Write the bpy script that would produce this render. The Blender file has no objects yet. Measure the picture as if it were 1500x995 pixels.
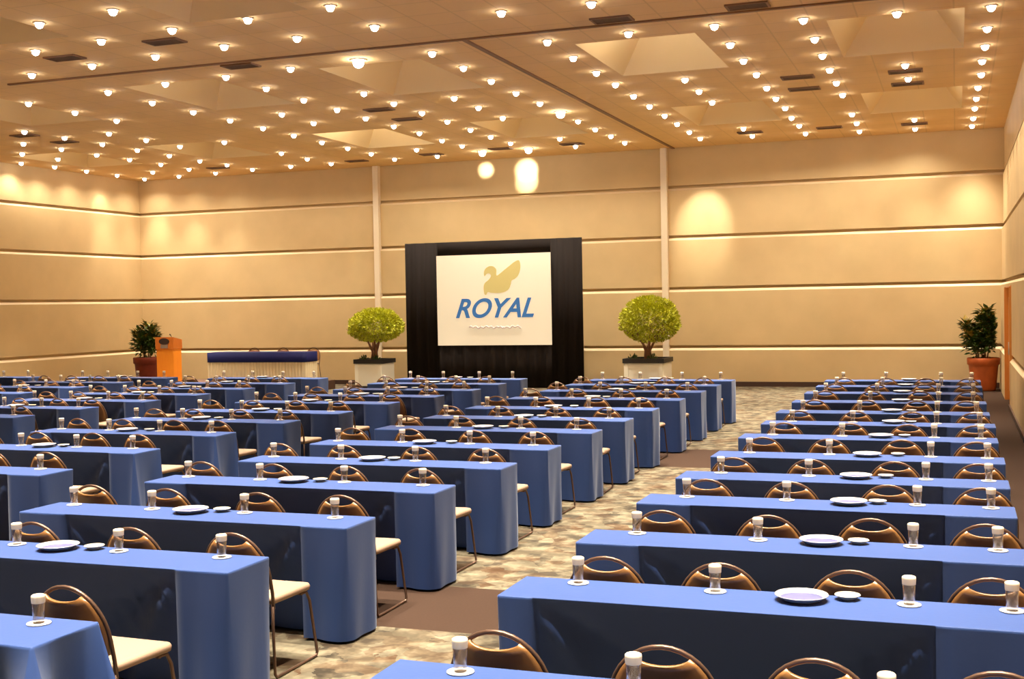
import bpy, bmesh, math, random
from mathutils import Vector, Matrix, noise

scene = bpy.context.scene
COL = scene.collection
PI = math.pi
random.seed(7)

# ------------------------------------------------------------------ room figures (metres)
XL, XR, YB, YF, H = -22.80, 1.07, 30.38, -4.0, 6.0
BANDS = [4.98, 3.73, 2.43, 0.96]          # heights of the horizontal grooves
CAM_Z, F_PX = 2.161, 1785.23
CAM_R = Vector((0.93948, 0.34209, -0.01884))
CAM_U = Vector((0.00757, 0.03423, 0.99939))
CAM_F = Vector((-0.34253, 0.93904, -0.02957))


def seen(x, y, z, m=25):
    """True where a point falls inside the camera's view (used to leave out what the photo does not show)."""
    v = Vector((x, y, z - CAM_Z))
    d = v.dot(CAM_F)
    if d < 0.5:
        return False
    px = 750 + F_PX * v.dot(CAM_R) / d
    py = 497.5 - F_PX * v.dot(CAM_U) / d
    return -m < px < 1500 + m and -m < py < 995 + m


# ------------------------------------------------------------------ materials
def new_mat(name):
    m = bpy.data.materials.new(name)
    m.use_nodes = True
    nt = m.node_tree
    return m, nt, nt.nodes['Principled BSDF']


def mat(name, col, rough=0.5, metal=0.0, spec=0.5, bump=0.0, scale=200.0, var=0.0, sheen=0.0):
    m, nt, b = new_mat(name)
    b.inputs['Base Color'].default_value = (*col, 1)
    b.inputs['Roughness'].default_value = rough
    b.inputs['Metallic'].default_value = metal
    b.inputs['Specular IOR Level'].default_value = spec
    if sheen:
        b.inputs['Sheen Weight'].default_value = sheen
        b.inputs['Sheen Roughness'].default_value = 0.45
        b.inputs['Sheen Tint'].default_value = (0.78, 0.86, 1.0, 1)
    if bump or var:
        tc = nt.nodes.new('ShaderNodeTexCoord')
        no = nt.nodes.new('ShaderNodeTexNoise')
        no.inputs['Scale'].default_value = scale
        no.inputs['Detail'].default_value = 3
        nt.links.new(tc.outputs['Object'], no.inputs['Vector'])
        if bump:
            bp = nt.nodes.new('ShaderNodeBump')
            bp.inputs['Strength'].default_value = bump
            bp.inputs['Distance'].default_value = 0.004
            nt.links.new(no.outputs['Fac'], bp.inputs['Height'])
            nt.links.new(bp.outputs['Normal'], b.inputs['Normal'])
        if var:
            rp = nt.nodes.new('ShaderNodeValToRGB')
            rp.color_ramp.elements[0].position = 0.3
            rp.color_ramp.elements[1].position = 0.7
            rp.color_ramp.elements[0].color = (*[c * (1 - var) for c in col], 1)
            rp.color_ramp.elements[1].color = (*[min(1, c * (1 + var)) for c in col], 1)
            nt.links.new(no.outputs['Fac'], rp.inputs['Fac'])
            nt.links.new(rp.outputs['Color'], b.inputs['Base Color'])
    return m


def mat_emit(name, col, strength, base=(0.8, 0.8, 0.8)):
    m, nt, b = new_mat(name)
    b.inputs['Base Color'].default_value = (*base, 1)
    b.inputs['Emission Color'].default_value = (*col, 1)
    b.inputs['Emission Strength'].default_value = strength
    return m


def mat_glass(name):
    m, nt, b = new_mat(name)
    out = nt.nodes['Material Output']
    nt.nodes.remove(b)
    tr = nt.nodes.new('ShaderNodeBsdfTransparent')
    tr.inputs['Color'].default_value = (0.98, 0.98, 0.98, 1)
    gl = nt.nodes.new('ShaderNodeBsdfGlossy')
    gl.inputs['Roughness'].default_value = 0.12
    gl.inputs['Color'].default_value = (1, 0.97, 0.95, 1)
    lw = nt.nodes.new('ShaderNodeLayerWeight')
    lw.inputs['Blend'].default_value = 0.45
    mx = nt.nodes.new('ShaderNodeMixShader')
    nt.links.new(lw.outputs['Facing'], mx.inputs['Fac'])
    nt.links.new(tr.outputs['BSDF'], mx.inputs[1])
    nt.links.new(gl.outputs['BSDF'], mx.inputs[2])
    nt.links.new(mx.outputs['Shader'], out.inputs['Surface'])
    return m


def mat_wood(name, a, b2, scale=3.0, rough=0.4):
    m, nt, b = new_mat(name)
    tc = nt.nodes.new('ShaderNodeTexCoord')
    mp = nt.nodes.new('ShaderNodeMapping')
    mp.inputs['Scale'].default_value = (scale * 4, scale * 4, scale * 0.6)
    no = nt.nodes.new('ShaderNodeTexNoise')
    no.inputs['Scale'].default_value = 2.0
    no.inputs['Detail'].default_value = 4
    no.inputs['Distortion'].default_value = 1.2
    rp = nt.nodes.new('ShaderNodeValToRGB')
    rp.color_ramp.elements[0].color = (*a, 1)
    rp.color_ramp.elements[1].color = (*b2, 1)
    nt.links.new(tc.outputs['Object'], mp.inputs['Vector'])
    nt.links.new(mp.outputs['Vector'], no.inputs['Vector'])
    nt.links.new(no.outputs['Fac'], rp.inputs['Fac'])
    nt.links.new(rp.outputs['Color'], b.inputs['Base Color'])
    b.inputs['Roughness'].default_value = rough
    return m


def mat_carpet():
    m, nt, b = new_mat('carpet')
    N, Lk = nt.nodes.new, nt.links.new
    tc = N('ShaderNodeTexCoord')
    # mottled leaf pattern of the patterned fields
    n1 = N('ShaderNodeTexNoise'); n1.inputs['Scale'].default_value = 5.5; n1.inputs['Detail'].default_value = 3.0
    n1.inputs['Roughness'].default_value = 0.6; n1.inputs['Distortion'].default_value = 0.2
    n2 = N('ShaderNodeTexVoronoi'); n2.inputs['Scale'].default_value = 7.0
    mp = N('ShaderNodeVectorMath'); mp.operation = 'MULTIPLY_ADD'
    mp.inputs[1].default_value = (0.16, 0.16, 0.16)
    Lk(tc.outputs['Object'], n1.inputs['Vector'])
    Lk(n1.outputs['Color'], mp.inputs[0]); Lk(tc.outputs['Object'], mp.inputs[2])
    Lk(mp.outputs['Vector'], n2.inputs['Vector'])
    r1 = N('ShaderNodeValToRGB')
    e = r1.color_ramp.elements
    e[0].position = 0.40; e[0].color = (0.017, 0.013, 0.007, 1)
    e[1].position = 0.62; e[1].color = (0.204, 0.178, 0.120, 1)
    x = r1.color_ramp.elements.new(0.46); x.color = (0.053, 0.041, 0.025, 1)
    x = r1.color_ramp.elements.new(0.54); x.color = (0.113, 0.092, 0.057, 1)
    Lk(n1.outputs['Fac'], r1.inputs['Fac'])
    sc = N('ShaderNodeSeparateColor'); Lk(n2.outputs['Color'], sc.inputs[0])
    r2 = N('ShaderNodeValToRGB')
    r2.color_ramp.interpolation = 'LINEAR'
    e = r2.color_ramp.elements
    e[0].position = 0.0; e[0].color = (0.204, 0.184, 0.129, 1)
    e[1].position = 1.0; e[1].color = (0.037, 0.029, 0.021, 1)
    x = r2.color_ramp.elements.new(0.45); x.color = (0.143, 0.117, 0.077, 1)
    x = r2.color_ramp.elements.new(0.62); x.color = (0.097, 0.046, 0.021, 1)
    x = r2.color_ramp.elements.new(0.8); x.color = (0.081, 0.072, 0.054, 1)
    Lk(sc.outputs[0], r2.inputs['Fac'])
    mx = N('ShaderNodeMix'); mx.data_type = 'RGBA'; mx.inputs['Factor'].default_value = 0.5
    Lk(r1.outputs['Color'], mx.inputs[6]); Lk(r2.outputs['Color'], mx.inputs[7])
    # plain brown strips: two cross bands and the strip along the right wall
    sx = N('ShaderNodeSeparateXYZ'); Lk(tc.outputs['Object'], sx.inputs[0])

    def cmp(sock, c, e_):
        k = N('ShaderNodeMath'); k.operation = 'COMPARE'
        k.inputs[1].default_value = c; k.inputs[2].default_value = e_
        Lk(sock, k.inputs[0]); return k.outputs[0]

    def mxm(a, b_):
        k = N('ShaderNodeMath'); k.operation = 'MAXIMUM'; Lk(a, k.inputs[0]); Lk(b_, k.inputs[1]); return k.outputs[0]
    band = mxm(mxm(cmp(sx.outputs['Y'], 7.95, 0.60), cmp(sx.outputs['Y'], 16.45, 0.95)), cmp(sx.outputs['X'], 1.4, 1.0))
    nb = N('ShaderNodeTexNoise'); nb.inputs['Scale'].default_value = 60
    Lk(tc.outputs['Object'], nb.inputs['Vector'])
    rb = N('ShaderNodeValToRGB')
    rb.color_ramp.elements[0].color = (0.035, 0.0195, 0.0125, 1); rb.color_ramp.elements[1].color = (0.049, 0.0275, 0.0178, 1)
    Lk(nb.outputs['Fac'], rb.inputs['Fac'])
    fin = N('ShaderNodeMix'); fin.data_type = 'RGBA'
    Lk(band, fin.inputs['Factor']); Lk(mx.outputs[2], fin.inputs[6]); Lk(rb.outputs['Color'], fin.inputs[7])
    Lk(fin.outputs[2], b.inputs['Base Color'])
    b.inputs['Roughness'].default_value = 0.95
    b.inputs['Specular IOR Level'].default_value = 0.15
    return m


def mat_ceiling(name, col):
    m, nt, b = new_mat(name)
    N, Lk = nt.nodes.new, nt.links.new
    tc = N('ShaderNodeTexCoord')
    br = N('ShaderNodeTexBrick')
    br.offset = 0.0
    br.inputs['Scale'].default_value = 1.0
    br.inputs['Brick Width'].default_value = 0.62
    br.inputs['Row Height'].default_value = 0.62
    br.inputs['Mortar Size'].default_value = 0.012
    br.inputs['Color1'].default_value = (*col, 1)
    br.inputs['Color2'].default_value = (*[c * 0.97 for c in col], 1)
    br.inputs['Mortar'].default_value = (*[c * 0.86 for c in col], 1)
    Lk(tc.outputs['Object'], br.inputs['Vector'])
    Lk(br.outputs['Color'], b.inputs['Base Color'])
    b.inputs['Roughness'].default_value = 0.9
    b.inputs['Specular IOR Level'].default_value = 0.2
    return m


M = {}
M['wall'] = mat('wall_panel_beige', (0.655, 0.49, 0.258), 0.55, spec=0.35, var=0.05, scale=1.3)
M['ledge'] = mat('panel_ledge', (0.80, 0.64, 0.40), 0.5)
M['strip'] = mat('pale_strip', (0.90, 0.78, 0.58), 0.45)
M['ceiling'] = mat_ceiling('ceiling_tiles', (0.90, 0.62, 0.30))
M['coffer'] = mat('coffer_panel', (0.88, 0.68, 0.38), 0.7)
M['seam'] = mat('ceiling_track_brown', (0.24, 0.12, 0.05), 0.6)
M['carpet'] = mat_carpet()
M['base'] = mat('dark_baseboard', (0.06, 0.03, 0.022), 0.5)
M['cloth'] = mat('blue_tablecloth', (0.029, 0.067, 0.225), 0.6, spec=0.25, bump=0.10, scale=45, sheen=0.2)
M['navy'] = mat('navy_valance', (0.003, 0.004, 0.045), 0.7, spec=0.15)
M['cream'] = mat('cream_skirt', (0.85, 0.74, 0.50), 0.7)
M['trestle'] = mat('trestle_steel', (0.10, 0.10, 0.11), 0.4, metal=0.7)
M['ply'] = mat('table_plywood', (0.42, 0.28, 0.15), 0.6)
M['leather'] = mat('brown_backrest', (0.27, 0.125, 0.038), 0.33, spec=0.6, var=0.12, scale=14)
M['tube'] = mat('bronze_tube', (0.13, 0.075, 0.05), 0.35, metal=0.55)
M['seat'] = mat('beige_seat', (0.29, 0.195, 0.13), 0.7, bump=0.2, scale=160)
M['glass'] = mat_glass('clear_glass')
M['paper'] = mat('white_paper', (0.70, 0.66, 0.62), 0.8)
M['paper_cap'] = mat('white_paper_cap', (0.75, 0.63, 0.44), 0.8)
M['plate_rim'] = mat('silver_plate_rim', (0.50, 0.47, 0.47), 0.3, metal=0.2)
M['plate_well'] = mat('lilac_plate_well', (0.10, 0.105, 0.22), 0.35, spec=0.4)
M['dish'] = mat('cream_dish', (0.55, 0.48, 0.36), 0.4)
M['bulb'] = mat_emit('lamp_glass', (1.0, 0.93, 0.86), 30.0)
M['bulb_big'] = mat_emit('flood_lamp_glass', (1.0, 0.93, 0.80), 60.0)
M['ring'] = mat('lamp_ring', (0.75, 0.62, 0.45), 0.4, metal=0.3)
M['vent'] = mat('vent_brown', (0.10, 0.045, 0.02), 0.6)
M['ventframe'] = mat('vent_frame', (0.20, 0.10, 0.05), 0.6)
M['black'] = mat('black_drape', (0.012, 0.009, 0.008), 0.9, spec=0.1)
M['screen'] = mat_emit('projected_image', (1.0, 0.84, 0.58), 0.42, base=(0.75, 0.70, 0.58))
M['swan'] = mat_emit('projected_gold', (0.80, 0.62, 0.22), 0.42, base=(0.45, 0.38, 0.14))
M['royal'] = mat_emit('projected_blue', (0.04, 0.16, 0.40), 0.55, base=(0.03, 0.12, 0.30))
M['script'] = mat_emit('projected_lilac', (0.78, 0.62, 0.50), 0.36, base=(0.55, 0.48, 0.45))
M['leaf_lime'] = mat('lime_leaves', (0.46, 0.47, 0.010), 0.6, var=0.35, scale=9)
M['leaf_dark'] = mat('dark_leaves', (0.045, 0.09, 0.012), 0.4, var=0.5, scale=7)
M['leaf_ochre'] = mat('ochre_leaves', (0.26, 0.17, 0.02), 0.5, var=0.4, scale=8)
M['trunk'] = mat('brown_trunk', (0.24, 0.105, 0.05), 0.8, bump=0.6, scale=40)
M['white_box'] = mat('white_planter', (0.95, 0.93, 0.80), 0.5)
M['black_rim'] = mat('black_planter_rim', (0.012, 0.010, 0.010), 0.6)
M['soil'] = mat('dark_soil', (0.03, 0.018, 0.01), 0.95)
M['terracotta'] = mat('terracotta', (0.50, 0.11, 0.02), 0.6, var=0.12, scale=6)
M['darkpot'] = mat('dark_red_pot', (0.20, 0.025, 0.008), 0.5, var=0.15, scale=6)
M['lectern'] = mat_wood('orange_wood', (0.92, 0.27, 0.015), (1.0, 0.36, 0.03))
M['lectern_top'] = mat_wood('red_wood', (0.55, 0.13, 0.012), (0.70, 0.22, 0.03))
M['plaque'] = mat('dark_plaque', (0.035, 0.02, 0.02), 0.4)
M['plaque_grey'] = mat('grey_plaque', (0.30, 0.24, 0.20), 0.5)
M['door'] = mat_wood('door_wood', (0.62, 0.24, 0.05), (0.75, 0.33, 0.08), rough=0.35)
M['metal'] = mat('brushed_metal', (0.6, 0.55, 0.5), 0.3, metal=0.9)
M['stage'] = mat('stage_carpet', (0.10, 0.05, 0.03), 0.95)


# ------------------------------------------------------------------ mesh helpers
def add_box(bm, cx, cy, cz, sx, sy, sz, bev=0.0, mi=0):
    r = bmesh.ops.create_cube(bm, size=1.0)
    vs = r['verts']
    for v in vs:
        v.co = Vector((cx + v.co.x * sx, cy + v.co.y * sy, cz + v.co.z * sz))
    fs = list({f for v in vs for f in v.link_faces})
    for f in fs:
        f.material_index = mi
    if bev:
        es = list({e for v in vs for e in v.link_edges})
        bmesh.ops.bevel(bm, geom=es, offset=bev, segments=2, profile=0.7, affect='EDGES')


def add_tube(bm, pts, rad, seg=8, mi=0, cap=True):
    pts = [Vector(p) for p in pts]
    n = len(pts)
    rads = rad if isinstance(rad, (list, tuple)) else [rad] * n
    rings = []
    up = None
    for i, p in enumerate(pts):
        t = (pts[min(i + 1, n - 1)] - pts[max(i - 1, 0)]).normalized()
        if up is None:
            up = Vector((0, 0, 1)) if abs(t.z) < 0.9 else Vector((1, 0, 0))
        a = t.cross(up)
        if a.length < 1e-4:
            a = t.orthogonal()
        a.normalize()
        b = a.cross(t).normalized()
        up = b
        rings.append([bm.verts.new(p + (a * math.cos(2 * PI * k / seg) + b * math.sin(2 * PI * k / seg)) * rads[i]) for k in range(seg)])
    for i in range(n - 1):
        for k in range(seg):
            f = bm.faces.new((rings[i][k], rings[i][(k + 1) % seg], rings[i + 1][(k + 1) % seg], rings[i + 1][k]))
            f.smooth = True
            f.material_index = mi
    if cap:
        for r_ in (rings[0][::-1], rings[-1]):
            f = bm.faces.new(r_); f.material_index = mi


def add_lathe(bm, prof, seg=24, cx=0, cy=0, mi=0, smooth=True):
    rings = []
    for r, z in prof:
        if r < 1e-5:
            rings.append([bm.verts.new((cx, cy, z))])
        else:
            rings.append([bm.verts.new((cx + r * math.cos(2 * PI * k / seg), cy + r * math.sin(2 * PI * k / seg), z)) for k in range(seg)])
    for a, b in zip(rings, rings[1:]):
        for k in range(seg):
            q = []
            for v in (a[k % len(a)], a[(k + 1) % len(a)], b[(k + 1) % len(b)], b[k % len(b)]):
                if v not in q:
                    q.append(v)
            if len(q) > 2:
                f = bm.faces.new(q); f.smooth = smooth; f.material_index = mi


def add_prism(bm, poly, y0, y1, mi=0):
    """polygon in the x-z plane pushed from y0 to y1"""
    a = [bm.verts.new((x, y0, z)) for x, z in poly]
    b = [bm.verts.new((x, y1, z)) for x, z in poly]
    n = len(poly)
    fs = [bm.faces.new(a), bm.faces.new(b[::-1])]
    for i in range(n):
        fs.append(bm.faces.new((a[i], b[i], b[(i + 1) % n], a[(i + 1) % n])))
    for f in fs:
        f.material_index = mi


def mesh_of(name, bm, mats):
    bmesh.ops.recalc_face_normals(bm, faces=bm.faces[:])
    me = bpy.data.meshes.new(name)
    bm.to_mesh(me)
    bm.free()
    for m in (mats if isinstance(mats, (list, tuple)) else [mats]):
        me.materials.append(m)
    return me


def link(name, me, parent=None, loc=None, rotz=0.0):
    o = bpy.data.objects.new(name, me)
    COL.objects.link(o)
    if parent is not None:
        o.parent = parent
    if loc is not None:
        o.location = loc
    if rotz:
        o.rotation_euler = (0, 0, rotz)
    return o


def obj(name, bm, mats, parent=None, loc=None):
    return link(name, mesh_of(name, bm, mats), parent, loc)


def tag(o, label, cat, group=None, kind=None):
    o['label'] = label
    o['category'] = cat
    if group:
        o['group'] = group
    if kind:
        o['kind'] = kind
    return o


def thing(name, label, cat, loc=(0, 0, 0), rotz=0.0, group=None):
    o = bpy.data.objects.new(name, None)
    o.empty_display_size = 0.1
    COL.objects.link(o)
    o.location = loc
    o.rotation_euler = (0, 0, rotz)
    return tag(o, label, cat, group)


def struct(name, bm, mats):
    o = obj(name, bm, mats)
    o['kind'] = 'structure'
    return o


def copy_tree(root, loc, rotz=0.0):
    r = root.copy()
    COL.objects.link(r)
    r.location = loc
    r.rotation_euler = (0, 0, rotz)
    for ch in root.children:
        c = ch.copy(); COL.objects.link(c); c.parent = r
        for g in ch.children:
            d = g.copy(); COL.objects.link(d); d.parent = c
    return r


ORD = ['', 'first', 'second', 'third', 'fourth', 'fifth', 'sixth', 'seventh', 'eighth', 'ninth', 'tenth', 'eleventh',
       'twelfth', 'thirteenth', 'fourteenth', 'fifteenth', 'sixteenth', 'seventeenth', 'eighteenth']

# ------------------------------------------------------------------ the room
STEP = 0.035


def wall_profile():
    """(depth into the room, z, material) up the panelled wall: every panel stands a little further out than the one above,
    with a dark undercut groove over a pale sloping ledge"""
    n = len(BANDS)
    p = [(STEP * n, 0.0, 0)]
    for k, z in enumerate(reversed(BANDS)):
        d0, d1 = STEP * (n - k), STEP * (n - k - 1)
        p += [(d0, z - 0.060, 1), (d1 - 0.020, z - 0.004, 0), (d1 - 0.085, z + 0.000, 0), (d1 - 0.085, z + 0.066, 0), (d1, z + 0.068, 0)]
    p.append((0.0, H, 0))
    return p


def panel_wall(name, a, b, nrm, cuts=()):
    """vertical wall from a to b (xy), panel faces toward nrm; cuts = (s0, s1, z0, z1) openings along the wall"""
    bm = bmesh.new()
    a, b, n = Vector(a), Vector(b), Vector(nrm)
    L = (b - a).length
    t = (b - a) / L
    ss = sorted({0.0, L, *[c for q in cuts for c in q[:2]]})
    prof = wall_profile()
    zs = sorted({q[3] for q in cuts})
    pr = []
    for (d0, z0, m0), (d1, z1, m1) in zip(prof, prof[1:]):
        pr.append((d0, z0, m0))
        for zc in zs:
            if min(z0, z1) < zc < max(z0, z1):
                k = (zc - z0) / (z1 - z0)
                pr.append((d0 + (d1 - d0) * k, zc, m0))
    pr.append(prof[-1])
    grid = [[bm.verts.new((*(a + t * s + n * d), z)) for d, z, m in pr] for s in ss]
    for i in range(len(ss) - 1):
        mid = (ss[i] + ss[i + 1]) / 2
        for j in range(len(pr) - 1):
            zm = (pr[j][1] + pr[j + 1][1]) / 2
            if any(q[0] < mid < q[1] and q[2] < zm < q[3] for q in cuts):
                continue
            f = bm.faces.new((grid[i][j], grid[i + 1][j], grid[i + 1][j + 1], grid[i][j + 1]))
            f.material_index = pr[j][2]
    return struct(name, bm, [M['wall'], M['ledge']])


panel_wall('wall_front', (XL - 0.1, YB), (XR + 0.1, YB), (0, -1))
panel_wall('wall_left', (XL, YF), (XL, YB + 0.1), (1, 0))
DOOR_Y0, DOOR_Y1, DOOR_Z = 24.5, 26.9, 2.3
panel_wall('wall_right', (XR, YF), (XR, YB + 0.1), (-1, 0), cuts=[(DOOR_Y0 - YF, DOOR_Y1 - YF, -0.1, DOOR_Z)])
bm = bmesh.new()
add_box(bm, (XL + XR) / 2, YF - 0.05, H / 2, XR - XL, 0.1, H)
struct('wall_back', bm, M['wall'])

bm = bmesh.new()
add_box(bm, (XL + XR) / 2, (YF + YB) / 2, -0.05, XR - XL + 1, YB - YF + 1, 0.1)
struct('floor', bm, M['carpet'])

# ceiling with its square coffers cut in
COFFERS = []
for cx in (-0.76, -4.4, -8.72, -12.5, -16.95, -20.85):
    for y0, y1 in ((11.25, 14.0), (17.5, 20.3), (24.0, 26.8)):
        COFFERS.append((cx - 0.9, cx + 0.9, y0, y1))
xs = sorted({XL - 0.2, XR + 0.2, *[c for q in COFFERS for c in q[:2]]})
ys = sorted({YF - 0.2, YB + 0.2, *[c for q in COFFERS for c in q[2:]]})
bm = bmesh.new()
vg = [[bm.verts.new((x, y, H)) for y in ys] for x in xs]
for i in range(len(xs) - 1):
    for j in range(len(ys) - 1):
        mx, my = (xs[i] + xs[i + 1]) / 2, (ys[j] + ys[j + 1]) / 2
        if any(q[0] < mx < q[1] and q[2] < my < q[3] for q in COFFERS):
            continue
        bm.faces.new((vg[i][j], vg[i][j + 1], vg[i + 1][j + 1], vg[i + 1][j]))
for x0, x1, y0, y1 in COFFERS:
    d, up = 0.52, 0.70
    lo = [vg[xs.index(x)][ys.index(y)] for x, y in ((x0, y0), (x1, y0), (x1, y1), (x0, y1))]
    hi = [bm.verts.new((x, y, H + up)) for x, y in ((x0 + d, y0 + d), (x1 - d, y0 + d), (x1 - d, y1 - d), (x0 + d, y1 - d))]
    for k in range(4):
        f = bm.faces.new((lo[k], lo[(k + 1) % 4], hi[(k + 1) % 4], hi[k])); f.material_index = 1
    f = bm.faces.new(hi); f.material_index = 1
ceil = struct('ceiling', bm, [M['ceiling'], M['coffer']])
for p in ceil.data.polygons:
    pass
# partition tracks in the ceiling
bm = bmesh.new(); add_box(bm, -6.66, (16.45 + YB) / 2, H - 0.012, 0.07, YB - 16.45, 0.024); struct('trim_1', bm, M['seam'])
bm = bmesh.new(); add_box(bm, (-14.9 + XR) / 2, 16.45, H - 0.012, XR + 14.9, 0.06, 0.024); struct('trim_2', bm, M['seam'])
# pale vertical strips on the front wall
for k, sx in enumerate((-14.93, -6.89)):
    bm = bmesh.new(); add_box(bm, sx, YB - 0.08, H / 2, 0.16, 0.17, H - 0.002, bev=0.008); struct('trim_%d' % (k + 3), bm, M['strip'])
# dark baseboards
bm = bmesh.new(); add_box(bm, (XL + XR) / 2, YB - 0.155, 0.06, XR - XL, 0.03, 0.12); struct('baseboard_front', bm, M['base'])
bm = bmesh.new(); add_box(bm, XL + 0.155, (YF + YB) / 2, 0.06, 0.03, YB - YF - 0.1, 0.12); struct('baseboard_left', bm, M['base'])
bm = bmesh.new()
add_box(bm, XR - 0.152, (YF + DOOR_Y0) / 2, 0.05, 0.03, DOOR_Y0 - YF, 0.10)
struct('baseboard_right', bm, M['base'])
# the recessed wooden door in the right wall
bm = bmesh.new()
DX = XR - 0.055
add_box(bm, DX + 0.03, (DOOR_Y0 + DOOR_Y1) / 2, DOOR_Z / 2, 0.06, DOOR_Y1 - DOOR_Y0, DOOR_Z)
for y in (0.25, 0.75):
    yc = DOOR_Y0 + (DOOR_Y1 - DOOR_Y0) * y
    for z0, z1 in ((0.2, 1.0), (1.2, 2.1)):
        add_box(bm, DX - 0.005, yc, (z0 + z1) / 2, 0.02, (DOOR_Y1 - DOOR_Y0) * 0.34, z1 - z0, bev=0.006)
door = struct('door_1', bm, M['door'])
bm = bmesh.new()
ym = (DOOR_Y0 + DOOR_Y1) / 2
for y in (ym - 0.08, ym + 0.08):
    add_tube(bm, [(DX, y, 0.98), (DX - 0.05, y, 0.98), (DX - 0.05, y, 1.22), (DX, y, 1.22)], 0.012)
obj('door_handle', bm, M['metal'], door)
bm = bmesh.new()
add_box(bm, XR - 0.07, DOOR_Y0 - 0.01, DOOR_Z / 2, 0.15, 0.03, DOOR_Z)
add_box(bm, XR - 0.07, DOOR_Y1 + 0.01, DOOR_Z / 2, 0.15, 0.03, DOOR_Z)
add_box(bm, XR - 0.05, ym, DOOR_Z + 0.01, 0.13, DOOR_Y1 - DOOR_Y0, 0.03)
struct('trim_5', bm, M['door'])
LAMPS = [
    [(0.37, 29.59), (0.38, 28.30), (0.39, 26.83), (0.40, 25.51), (0.41, 24.17), (0.44, 22.78), (0.43, 21.49), (0.45, 20.26), (0.45, 18.91), (0.47, 17.54)],
    [(-0.85, 29.47), (-0.82, 27.93), (-0.76, 22.65), (-0.76, 21.31), (-0.72, 17.39)],
    [(-2.06, 29.26), (-2.02, 27.89), (-2.01, 26.47), (-1.98, 23.86), (-1.97, 22.49), (-1.96, 21.17), (-1.95, 19.88), (-1.93, 18.57), (-1.94, 17.24)],
    [(-3.25, 29.04), (-3.23, 27.66), (-3.24, 26.40), (-3.19, 24.99), (-3.20, 23.72), (-3.19, 22.45), (-3.16, 21.04), (-3.17, 19.75), (-3.15, 18.42), (-3.14, 17.09)],
    [(-4.45, 28.87), (-4.44, 27.54), (-4.40, 23.60), (-4.39, 22.27), (-4.38, 20.99), (-4.36, 17.04), (-4.36, 15.15)],
    [(-5.65, 28.73), (-5.66, 27.53), (-5.64, 26.14), (-5.62, 24.85), (-5.62, 23.53), (-5.61, 22.23), (-5.60, 20.91), (-5.60, 19.70), (-5.59, 18.36), (-5.59, 17.07), (-5.58, 15.12)],
    [(-7.46, 28.63), (-7.45, 27.34), (-7.47, 26.11), (-7.46, 24.77), (-7.45, 23.52), (-7.45, 22.23), (-7.47, 20.94), (-7.45, 19.63), (-7.44, 18.35), (-7.44, 17.10), (-7.45, 15.17), (-7.46, 13.93)],
    [(-8.72, 28.70), (-8.64, 27.19), (-8.72, 23.60), (-8.69, 22.17), (-8.69, 20.95), (-8.71, 17.14), (-8.75, 15.33), (-8.77, 14.08)],
    [(-9.93, 28.68), (-9.94, 27.41), (-9.96, 26.14), (-9.95, 24.88), (-9.93, 23.54), (-9.93, 22.26), (-9.94, 20.99), (-9.95, 19.77), (-9.96, 17.22), (-9.98, 15.37), (-10.02, 14.17), (-10.06, 12.98)],
    [(-11.15, 28.65), (-11.15, 27.32), (-11.19, 26.19), (-11.15, 24.83), (-11.20, 23.62), (-11.23, 22.37), (-11.23, 21.15), (-11.25, 19.90), (-11.23, 18.57), (-11.26, 17.37), (-11.29, 15.53), (-11.32, 14.33), (-11.38, 13.16)],
    [(-12.48, 28.88), (-12.41, 27.44), (-12.48, 22.46), (-12.46, 21.16), (-12.51, 17.46), (-12.58, 15.69), (-12.63, 14.51)],
    [(-13.72, 28.94), (-13.74, 27.63), (-13.75, 26.39), (-13.77, 25.16), (-13.76, 23.86), (-13.77, 22.60), (-13.78, 21.37), (-13.82, 20.16), (-13.85, 18.92), (-13.86, 17.69), (-13.93, 15.90)],
    [(-15.60, 28.98), (-15.63, 27.76), (-15.61, 26.45), (-15.71, 24.10), (-15.79, 20.39), (-15.83, 19.21), (-15.88, 18.02)],
    [(-16.85, 29.02), (-17.01, 24.24), (-17.02, 22.99), (-17.08, 21.79)],
    [(-18.13, 29.16), (-18.12, 27.90), (-18.23, 26.82), (-18.26, 25.57), (-18.27, 24.33), (-18.29, 23.09), (-18.33, 21.88), (-18.45, 20.79)],
    [(-19.50, 29.44), (-19.55, 28.25), (-19.53, 26.97), (-19.58, 25.75), (-19.68, 24.62), (-19.67, 23.36), (-19.76, 22.22)],
    [(-20.84, 29.61), (-20.83, 28.39), (-21.01, 24.81), (-21.05, 23.62)],
    [(-22.11, 29.74), (-22.16, 28.57), (-22.19, 27.32), (-22.23, 26.12), (-22.39, 25.08)],
]
# ------------------------------------------------------------------ draped tables
TOP_Z, T_D = 0.75, 0.43


def sstep(a, b, x):
    t = max(0.0, min(1.0, (x - a) / (b - a)))
    return t * t * (3 - 2 * t)


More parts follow.
